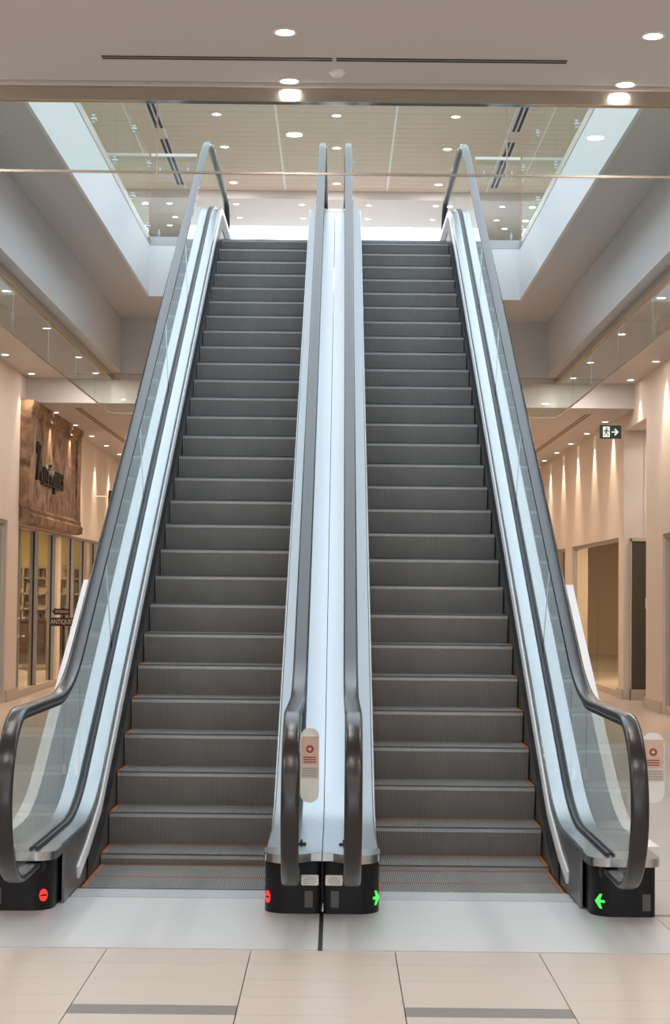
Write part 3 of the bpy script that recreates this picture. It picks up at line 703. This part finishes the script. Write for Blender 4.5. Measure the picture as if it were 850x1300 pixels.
for sg, sn in ((-1, 'left'), (1, 'right')):
    for k, y in enumerate((10.52, 13.07, 15.6, 18.17, 20.73, 23.27, 24.96)):
        downlight('round downlight %s from the front, seen through the %s smoke curtain' % (('first', 'second', 'third', 'fourth', 'fifth', 'sixth', 'seventh')[k], sn), sg*3.37, y, CS, 'side ceiling downlights by the curtains', 'area', LAMP_NEAR*0.9)
    for k, y in enumerate((19.1, 21.1, 23.1, 25.1)):
        downlight('%s wall-washing downlight in the higher ceiling beside the %s wall' % (('first', 'second', 'third', 'last')[k], sn), sg*4.20 if sg > 0 else -4.30, y, CS, 'wall-washing downlights', 'wash', LAMP_WASH*(0.4 if k == 3 else 1.0))
    for k in range(9):
        y = 27.0+2.01*k+(0.53 if sg > 0 else 0)
        downlight('%s wall-washing downlight in the lower ceiling along the %s corridor wall' % (('first', 'second', 'third', 'fourth', 'fifth', 'sixth', 'seventh', 'eighth', 'ninth')[k], sn), sg*4.21 if sg > 0 else -4.25, y, CC, 'wall-washing downlights', 'wash', LAMP_WASH)
    for k, y in enumerate((27.5, 31.5, 35.5, 39.5)):
        downlight('%s downlight above the middle of the %s corridor' % (('first', 'second', 'third', 'fourth')[k], sn), sg*2.2, y, CC, 'corridor downlights', 'warm', LAMP_NEAR*2.2)
downlight('single alcove downlight above the dark doorway', 5.0, 25.5, 4.02, None, 'area', 14)
cn3 = ('left', 'middle', 'right')
for r, y in enumerate((27.44, 29.46, 32.04)):
    for c, x in enumerate((-1.89, -0.013, 1.845)):
        downlight('upper ceiling downlight, %s of the %s row of three' % (cn3[c], ('front', 'second', 'third')[r]), x, y, UC, 'upper ceiling downlights', 'area', LAMP_UP, sc=1.45)
cn6 = ('outermost left', 'second from left', 'third from left', 'third from right', 'second from right', 'outermost right')
for r, y in enumerate((33.14, 34.35)):
    for c, x in enumerate((-3.157, -1.90, -0.66, 0.595, 1.857, 3.11)):
        downlight('small downlight in the far drop ceiling, %s of the %s row of six' % (cn6[c], ('front', 'rear')[r]), x, y, 8.85, 'drop ceiling downlights', 'area', LAMP_UP, sc=1.15)
for sg, sn in ((-1, 'left'), (1, 'right')):
    downlight('stray downlight behind the far rows on the %s of the drop ceiling' % sn, sg*3.34, 35.14, 8.85, 'drop ceiling downlights', 'area', LAMP_UP, sc=1.15)

mat('slot_brown', (0.20, 0.15, 0.115), 0.8, 0, 20, 0.1)
def slot_diffuser(label, axis, at, a, b, z, gap=None, wd=0.055, ms='slot_black'):
    t = thing('slot_diffuser', label, 'air vent', ((a+b)/2, at, z) if axis == 'x' else (at, (a+b)/2, z), 'linear slot diffusers')
    parts = [(a, b)] if gap is None else [(a, gap-0.01), (gap+0.01, b)]
    for p, q in parts:
        m = MB()
        def bx(lo, hi, z0, z1):
            if axis == 'x': m.box(p, q, at+lo, at+hi, z0, z1)
            else: m.box(at+lo, at+hi, p, q, z0, z1)
        bx(-wd, wd, z-0.003, z+0.001)
        fr = m.build('frame', 'ceiling_paint', t)
        for s0 in (-0.62, 0.14):
            m = MB(); bx(s0*wd, (s0+0.48)*wd, z-0.0045, z-0.001); m.build('slot', ms, fr)
    return t
slot_diffuser('long double-slot air diffuser across the near ceiling', 'x', 8.79, -1.15, 1.18, CN, 0.015, 0.045)
slot_diffuser('brown linear slot in the left corridor ceiling', 'y', -3.81, 26.3, 36, CC, None, 0.07, 'slot_brown')
slot_diffuser('brown linear slot in the right corridor ceiling', 'y', 3.79, 26.4, 36, CC, None, 0.07, 'slot_brown')
for sg, sn in ((-1, 'left'), (1, 'right')):
    slot_diffuser('front twin-slot diffuser on the %s of the upper ceiling' % sn, 'y', sg*2.87, 25.0, 28.3, UC, None, 0.10)
    slot_diffuser('rear twin-slot diffuser on the %s of the upper ceiling' % sn, 'y', sg*2.87, 29.0, 32.25, UC, None, 0.10)
t = thing('smoke_detector', 'small white smoke detector on the near ceiling', 'smoke detector', (0.031, 9.0, CN))
MB().cyl((0.031, 9.0, CN-0.012), 0.045, 0.012, 'z', 20).build('base', 'trim_white', t)
MB().cyl((0.031, 9.0, CN-0.03), 0.025, 0.018, 'z', 20, 0.04).build('head', 'trim_white', t, 0.6)

# ------------------------------------------------------------------ left shopfront: stone-clad sign over the antiques shop
t = thing('stone_sign_panel', 'brown mottled stone panel above the antiques shop doors', 'sign panel', (XWL, 27.8, 2.55))
xs_ = XWL+0.13
fld = MB().box(XWL, xs_, 25.2, 30.2, 2.72, 4.05).build('stone_field', 'stone_clad', t)
prof_top = [(XWL, 4.05), (xs_+0.01, 4.05), (xs_+0.03, 4.08), (xs_+0.02, 4.12), (xs_+0.05, 4.18), (xs_+0.06, CC-0.002), (XWL, CC-0.002)]
MB().prism(prof_top, 'y', 25.2, 30.2).build('cornice', 'stone_clad', t)
prof_bot = [(XWL, 2.72), (xs_+0.01, 2.72), (xs_+0.04, 2.69), (xs_+0.03, 2.64), (xs_+0.07, 2.60), (xs_+0.06, 2.50), (xs_, 2.48), (XWL, 2.48)]
MB().prism(prof_bot, 'y', 25.2, 30.2).build('lower_moulding', 'stone_clad', t)
for yy in (25.18, 29.77): MB().box(XWL-0.02, xs_+0.02, yy, yy+0.45, 2.72, 4.05).build('pilaster', 'stone_clad', t)
t = thing('shop_lettering', 'dark ornate raised Antiques lettering on the stone panel', 'sign', (xs_, 27, 3.3))
R_L = Matrix(((0, 0, 1), (1, 0, 0), (0, 1, 0))).to_4x4()     # text x -> +Y, text y -> +Z, normal -> +X
def put_text(me, parent, loc, name, rot=R_L, sx=1, sy=1):
    o = bpy.data.objects.new(name, me); COL.objects.link(o); o.parent = parent
    o.matrix_local = Matrix.Translation(Vector(loc)-WORG[parent.name]) @ rot @ Matrix.Diagonal((sx, sy, 1, 1)); return o
put_text(text_mesh('A', 0.66, 0.02, 'letter_dark', 'initial_letter', bold=0.03), t, (xs_+0.02, 25.98, 3.37), 'initial_letter', R_L, 0.95, 1.05)
for q, ch in enumerate('ntiques'):
    put_text(text_mesh(ch, 0.42, 0.02, 'letter_dark', 'letter', bold=0.012), t, (xs_+0.02, 26.42+q*0.285, 3.29), 'letter', R_L, 1.2, 1.2)
MB().sweep([(25.80, 3.54), (25.74, 3.60), (25.80, 3.68), (25.94, 3.66), (25.98, 3.56)], [(xs_, -.02), (xs_+.04, -.02), (xs_+.04, .02), (xs_, .02)]).build('flourish', 'letter_dark', t)
MB().box(xs_, xs_+0.04, 26.2, 28.2, 3.11, 3.13).build('flourish', 'letter_dark', t)

def shopfront(label, xw, sg, y0, y1, ztop, mulls, loc, pane_mat, dark=True, base=0.10):
    """mulls: (y, depth across the glass line, material)"""
    t = thing('shopfront', label, 'shopfront', loc)
    MB().box(xw-sg*0.02, xw-sg*0.12, y0, y1, ztop-0.05, ztop).build('head_frame', 'frame_metal', t)
    MB().box(xw-sg*0.02, xw-sg*0.12, y0, y1, 0.0, base).build('sill', 'baseboard_stone', t)
    for m_, dp, mt in mulls:
        c = xw-sg*0.07; wd = 0.05
        pn = MB().box(c-dp/2, c+dp/2, m_-wd/2, m_+wd/2, base, ztop-0.05).build('mullion', mt, t)
        if dark and dp > 0.1: MB().box(c-0.014, c+0.014, m_-wd/2-0.012, m_+wd/2+0.012, base, ztop-0.05).build('seal', 'frame_dark', pn)
    ed = [y0]+[m[0] for m in mulls]+[y1]
    for p, q in zip(ed, ed[1:]):
        if q-p > 0.1: MB().box(xw-sg*0.066, xw-sg*0.074, p+0.03, q-0.03, base, ztop-0.05).build('pane', pane_mat, t)
    return t
# sg: direction into the corridor (+1 for the left wall)
F = 'frame_metal'
s1 = shopfront('antiques shop glazing with metal mullions below the stone panel', XWL, 1, 25.2, 34.05, 2.48, [(25.27, 0.12, F), (25.66, 0.05, F), (26.95, 0.125, F), (28.62, 0.125, F), (29.28, 0.10, 'wall_paint'), (30.65, 0.125, F), (32.15, 0.125, F), (33.5, 0.125, F)], (XWL, 29, 0), 'glass_shop')
for zz in (1.12, 0.86): MB().box(XWL-0.03, XWL+0.05, 25.30, 25.33, zz, zz+0.03).box(XWL+0.03, XWL+0.05, 25.30, 25.60, zz, zz+0.03).build('pull_handle', 'trim_white', s1)
shopfront('plain shop window left of the antiques shop at the picture edge', XWL, 1, 20.5, 24.36, 2.49, [(22.4, 0.06, F), (24.3, 0.1, F)], (XWL, 22.5, 0), 'glass_shop', dark=False)
shopfront('vacant shop glass front on the right beyond the alcove', XWR, -1, 27.0, 32.4, 2.43, [(29.6, 0.014, 'glass_green'), (32.35, 0.06, F)], (XWR, 29.7, 0), 'glass_shop', dark=False)
shopfront('narrow far glass front on the right wall', XWR, -1, 33.3, 36.0, 2.43, [(33.35, 0.05, F), (35.9, 0.05, F)], (XWR, 34.6, 0), 'glass_shop', dark=False)
shopfront('shop window right of the pier at the picture edge', XWR, -1, 20.5, 23.35, 2.36, [(20.6, 0.06, F), (23.28, 0.08, F)], (XWR, 22, 0), 'glass_shop', dark=False)
# shop interiors
def room(nm, xw, sg, y0, y1, h, m):
    x0, x1 = xw-sg*WT, xw-sg*3.6
    b = MB(); b.box(x0, x1, y1, y1+0.1, 0, h); b.box(x1, x1-sg*0.1, y0, y1, 0, h); b.box(x0, x1, y0, y1, h, h+0.1); b.box(x0, x1, y0-0.1, y0, 0, h)
    return struct(b.build(nm, m))
room('wall_antiques_shop', XWL, 1, 24.9, 36.2, 3.0, 'shop_tan'); room('wall_left_shop', XWL, 1, 20.2, 24.7, 3.0, 'olive_wall')
room('wall_vacant_shop', XWR, -1, 26.9, 36.5, 3.0, 'olive_wall'); room('wall_right_shop', XWR, -1, 20.2, 24.3, 3.0, 'olive_wall')
def shop_lamp(label, x, y, e, col=WARM):
    t = thing('pendant_lamp', label, 'ceiling light', (x, y, 3.0), 'lamps inside the shops')
    MB().cyl((x, y, 2.93), 0.14, 0.06, 'z', 20, 0.10).build('shade', 'trim_white', t); MB().cyl((x, y, 2.925), 0.12, 0.006, 'z', 20).build('lens', 'lens_glow', t)
    lamp('lamp', 'AREA', t, (x, y, 2.91), e, col, 0.3)
shop_lamp('front ceiling lamp inside the antiques shop', -6.2, 28.0, LAMP_SHOP); shop_lamp('rear ceiling lamp inside the antiques shop', -6.2, 33.5, LAMP_SHOP*1.3)
shop_lamp('ceiling lamp inside the vacant shop', 6.2, 31.5, LAMP_SHOP*2.0); shop_lamp('ceiling lamp inside the shop at the right picture edge', 6.3, 22.3, LAMP_SHOP*0.6)
shop_lamp('ceiling lamp inside the shop at the left picture edge', -6.3, 22.3, LAMP_SHOP*0.6)
tag(MB().box(-7.2, -4.85, 36.12, 36.19, 2.02, 2.75).build('yellow_wall_board', 'shop_yellow'), 'pale yellow board on the back wall of the antiques shop', 'board')
t = thing('display_shelf', 'pale open shelf unit filled with antiques behind the shop glass', 'shelf', (-5.9, 35.95, 0))
MB().box(-7.2, -4.8, 36.08, 36.12, 0.0, 2.0).build('back_panel', 'shelf_pale', t)
zsh = [0.55, 0.86, 1.17, 1.48, 1.79, 2.0]
for z in zsh: MB().box(-7.2, -4.8, 35.75, 36.08, z-0.02, z+0.01).build('shelf_board', 'shelf_pale', t)
for k in range(6): MB().box(-7.2+k*0.474, -7.17+k*0.474, 35.75, 36.08, 0, 2.0).build('divider', 'shelf_pale', t)
ORD = ['first', 'second', 'third', 'fourth', 'fifth', 'sixth', 'seventh', 'eighth', 'ninth', 'tenth', 'eleventh', 'twelfth', 'thirteenth', 'fourteenth', 'fifteenth', 'sixteenth', 'seventeenth', 'eighteenth', 'nineteenth', 'twentieth']
for zi, z in enumerate(zsh[:-1]):
    bk = 0
    for k in range(5):
        x = -7.16+k*0.474; nb = random.choice((2, 3, 4))
        for j in range(nb):
            h = random.uniform(0.12, 0.25); wd = random.uniform(0.05, 0.10); xx = x+0.03+j*0.105
            c = random.randrange(6); cn = ('dark red', 'brown', 'tan', 'green', 'cream', 'black')[c]
            pl = [(xx, 35.82), (xx+wd, 35.82), (xx+wd, 36.0), (xx, 36.0)]
            m = MB().prism(pl, 'z', z+0.01, z+0.01+h*0.8); m.prism([(xx+.012, 35.83), (xx+wd-.012, 35.83), (xx+wd-.012, 35.99), (xx+.012, 35.99)], 'z', z+0.01+h*0.8, z+0.01+h)
            tag(m.build('curio_box', ITEMC[c]), '%s boxed curio, %s from the left on the %s shelf of the antiques display' % (cn, ORD[bk], ('bottom', 'second', 'middle', 'fourth', 'top')[zi]), 'curio', 'curios on the display shelves'); bk += 1
t = thing('sideboard', 'dark wooden sideboard in front of the display shelves', 'sideboard', (-5.6, 34.6, 0))
MB().box(-6.6, -5.0, 34.3, 34.8, 0.12, 0.95).build('body', 'shop_wood', t)
MB().box(-6.65, -4.95, 34.26, 34.84, 0.95, 0.99).build('top', 'shop_wood', t)
for k in range(3):
    d = MB().box(-6.56+k*0.52, -6.08+k*0.52, 34.28, 34.30, 0.18, 0.90).build('door', 'shop_wood', t); MB().cyl((-6.12+k*0.52, 34.27, 0.56), 0.015, 0.012, 'y', 10).build('knob', 'brass_band', d)
for xx in (-6.55, -5.10):
    for yy in (34.34, 34.72): MB().box(xx, xx+0.06, yy, yy+0.06, 0, 0.12).build('leg', 'shop_wood', t)
t = thing('coat_stand', 'thin dark stand on a cross foot just inside the shop glass', 'stand', (-4.98, 27.3, 0))
MB().cyl((-4.98, 27.3, 0.05), 0.018, 1.10, 'z', 12).build('pole', 'letter_dark', t); MB().box(-5.13, -4.83, 27.27, 27.33, 0, 0.05).box(-5.01, -4.95, 27.15, 27.45, 0, 0.05).build('foot', 'letter_dark', t)
MB().cyl((-4.98, 27.3, 1.15), 0.09, 0.22, 'z', 16, 0.05).build('head', 'letter_dark', t)
# floor-standing sign in the corridor
t = thing('standing_sign', 'maroon two-board ANTIQUES sign on a thin stand outside the shop', 'sign', (-3.70, 24.5, 0))
MB().cyl((-3.69, 24.5, 0.02), 0.012, 1.28, 'z', 10).build('pole', 'letter_dark', t)
MB().cyl((-3.69, 24.5, 0.0), 0.16, 0.02, 'z', 20).build('foot', 'letter_dark', t)
bd = MB().box(-3.865, -3.545, 24.46, 24.49, 1.045, 1.16).build('board', 'sign_maroon', t)
R_F = Matrix(((1, 0, 0), (0, 0, -1), (0, 1, 0))).to_4x4()   # text facing -Y
put_text(text_mesh('ANTIQUES', 0.085, 0.002, 'sign_cream', 'lettering'), bd, (-3.705, 24.458, 1.103), 'lettering', R_F, 0.78, 1.05)
ar = MB().prism([(-3.845, 1.245), (-3.80, 1.19), (-3.80, 1.20), (-3.60, 1.20), (-3.60, 1.285), (-3.80, 1.285), (-3.80, 1.30)], 'y', 24.46, 24.49).build('arrow_board', 'sign_maroon', t)
put_text(text_mesh('ENTRANCE', 0.05, 0.002, 'sign_cream', 'lettering'), ar, (-3.705, 24.458, 1.243), 'lettering', R_F, 0.72, 1.0)
# far blade sign on the left wall
t = thing('blade_sign', 'small dark blade sign projecting from the far left wall', 'sign', (XWL, 33.2, 3.1))
MB().box(XWL+0.24, XWL+0.56, 33.18, 33.24, 3.10, 3.42).build('board', 'frame_dark', t); MB().box(XWL, XWL+0.24, 33.2, 33.22, 3.30, 3.32).build('bracket', 'wall_paint', t)

# ------------------------------------------------------------------ exit sign and switch on the right
EK = 25.75/24.5
def ex(x): return 0.0508+(x-0.0508)*EK
def ez(z): return 1.517+(z-1.517)*EK
t = thing('exit_sign', 'dark green running-man exit sign with right arrow hung from the ceiling', 'exit sign', (ex(3.826), 25.75, ez(3.8)))
MB().box(ex(3.679), ex(3.974), 25.75, 25.79, ez(3.715), ez(3.898)).build('case', 'exit_green', t)
fy0, fy1 = 25.747, 25.751
dr = MB().box(ex(3.722), ex(3.816), fy0, fy1, ez(3.735), ez(3.880)).build('door_symbol', 'exit_white', t)
def gl(polys, nm, mt, par, y0, y1):
    m = MB()
    for p in polys: m.prism([(ex(a), ez(b)) for a, b in p], 'y', y0, y1)
    return m.build(nm, mt, par)
ox, oz = 3.725, 3.735
def q(pts): return [(ox+a*0.09, oz+b*0.145) for a, b in pts]
gl([[(ox+0.048+0.011*math.cos(2*PI*k/12), oz+0.122+0.013*math.sin(2*PI*k/12)) for k in range(12)],
    q([(0.36, .74), (.66, .70), (.56, .40), (.34, .44)]), q([(.60, .72), (.95, .56), (.92, .49), (.60, .60)]), q([(.38, .74), (.10, .62), (.06, .40), (.14, .40), (.20, .57), (.42, .64)]),
    q([(.42, .44), (.58, .42), (.80, .25), (.74, .05), (.66, .07), (.68, .23)]), q([(.34, .46), (.48, .42), (.34, .20), (.04, .16), (.04, .24), (.28, .27)])], 'running_figure', 'exit_green', dr, fy0-0.002, fy0)
gl([[(3.842, 3.797), (3.900, 3.797), (3.877, 3.768), (3.894, 3.757), (3.938, 3.806), (3.894, 3.855), (3.877, 3.844), (3.900, 3.815), (3.842, 3.815)]], 'arrow', 'exit_white', t, fy0, fy1)
MB().box(ex(3.70), ex(3.955), 25.765, 25.775, ez(3.898), CC).build('hanger_plate', 'acrylic', t)
t = thing('wall_switch', 'small white switch plate on the right pier', 'switch', (XWR, 24.55, 1.42))
MB().box(XWR-0.012, XWR, 24.48, 24.58, 1.37, 1.52).build('plate', 'switch_white', t); MB().box(XWR-0.018, XWR-0.012, 24.51, 24.55, 1.42, 1.47).build('rocker', 'trim_white', t)
# small device post between the inner handrails on the upper landing
t = thing('device_post', 'small dark box on a clear post between the middle handrails upstairs', 'device', (0.06, 22.3, UF))
MB().box(0.0, 0.16, 22.28, 22.30, UF, UF+0.78).build('post_panel', 'glass_green', t); MB().box(0.02, 0.15, 22.22, 22.28, UF+0.64, UF+0.78).build('case', 'frame_dark', t)
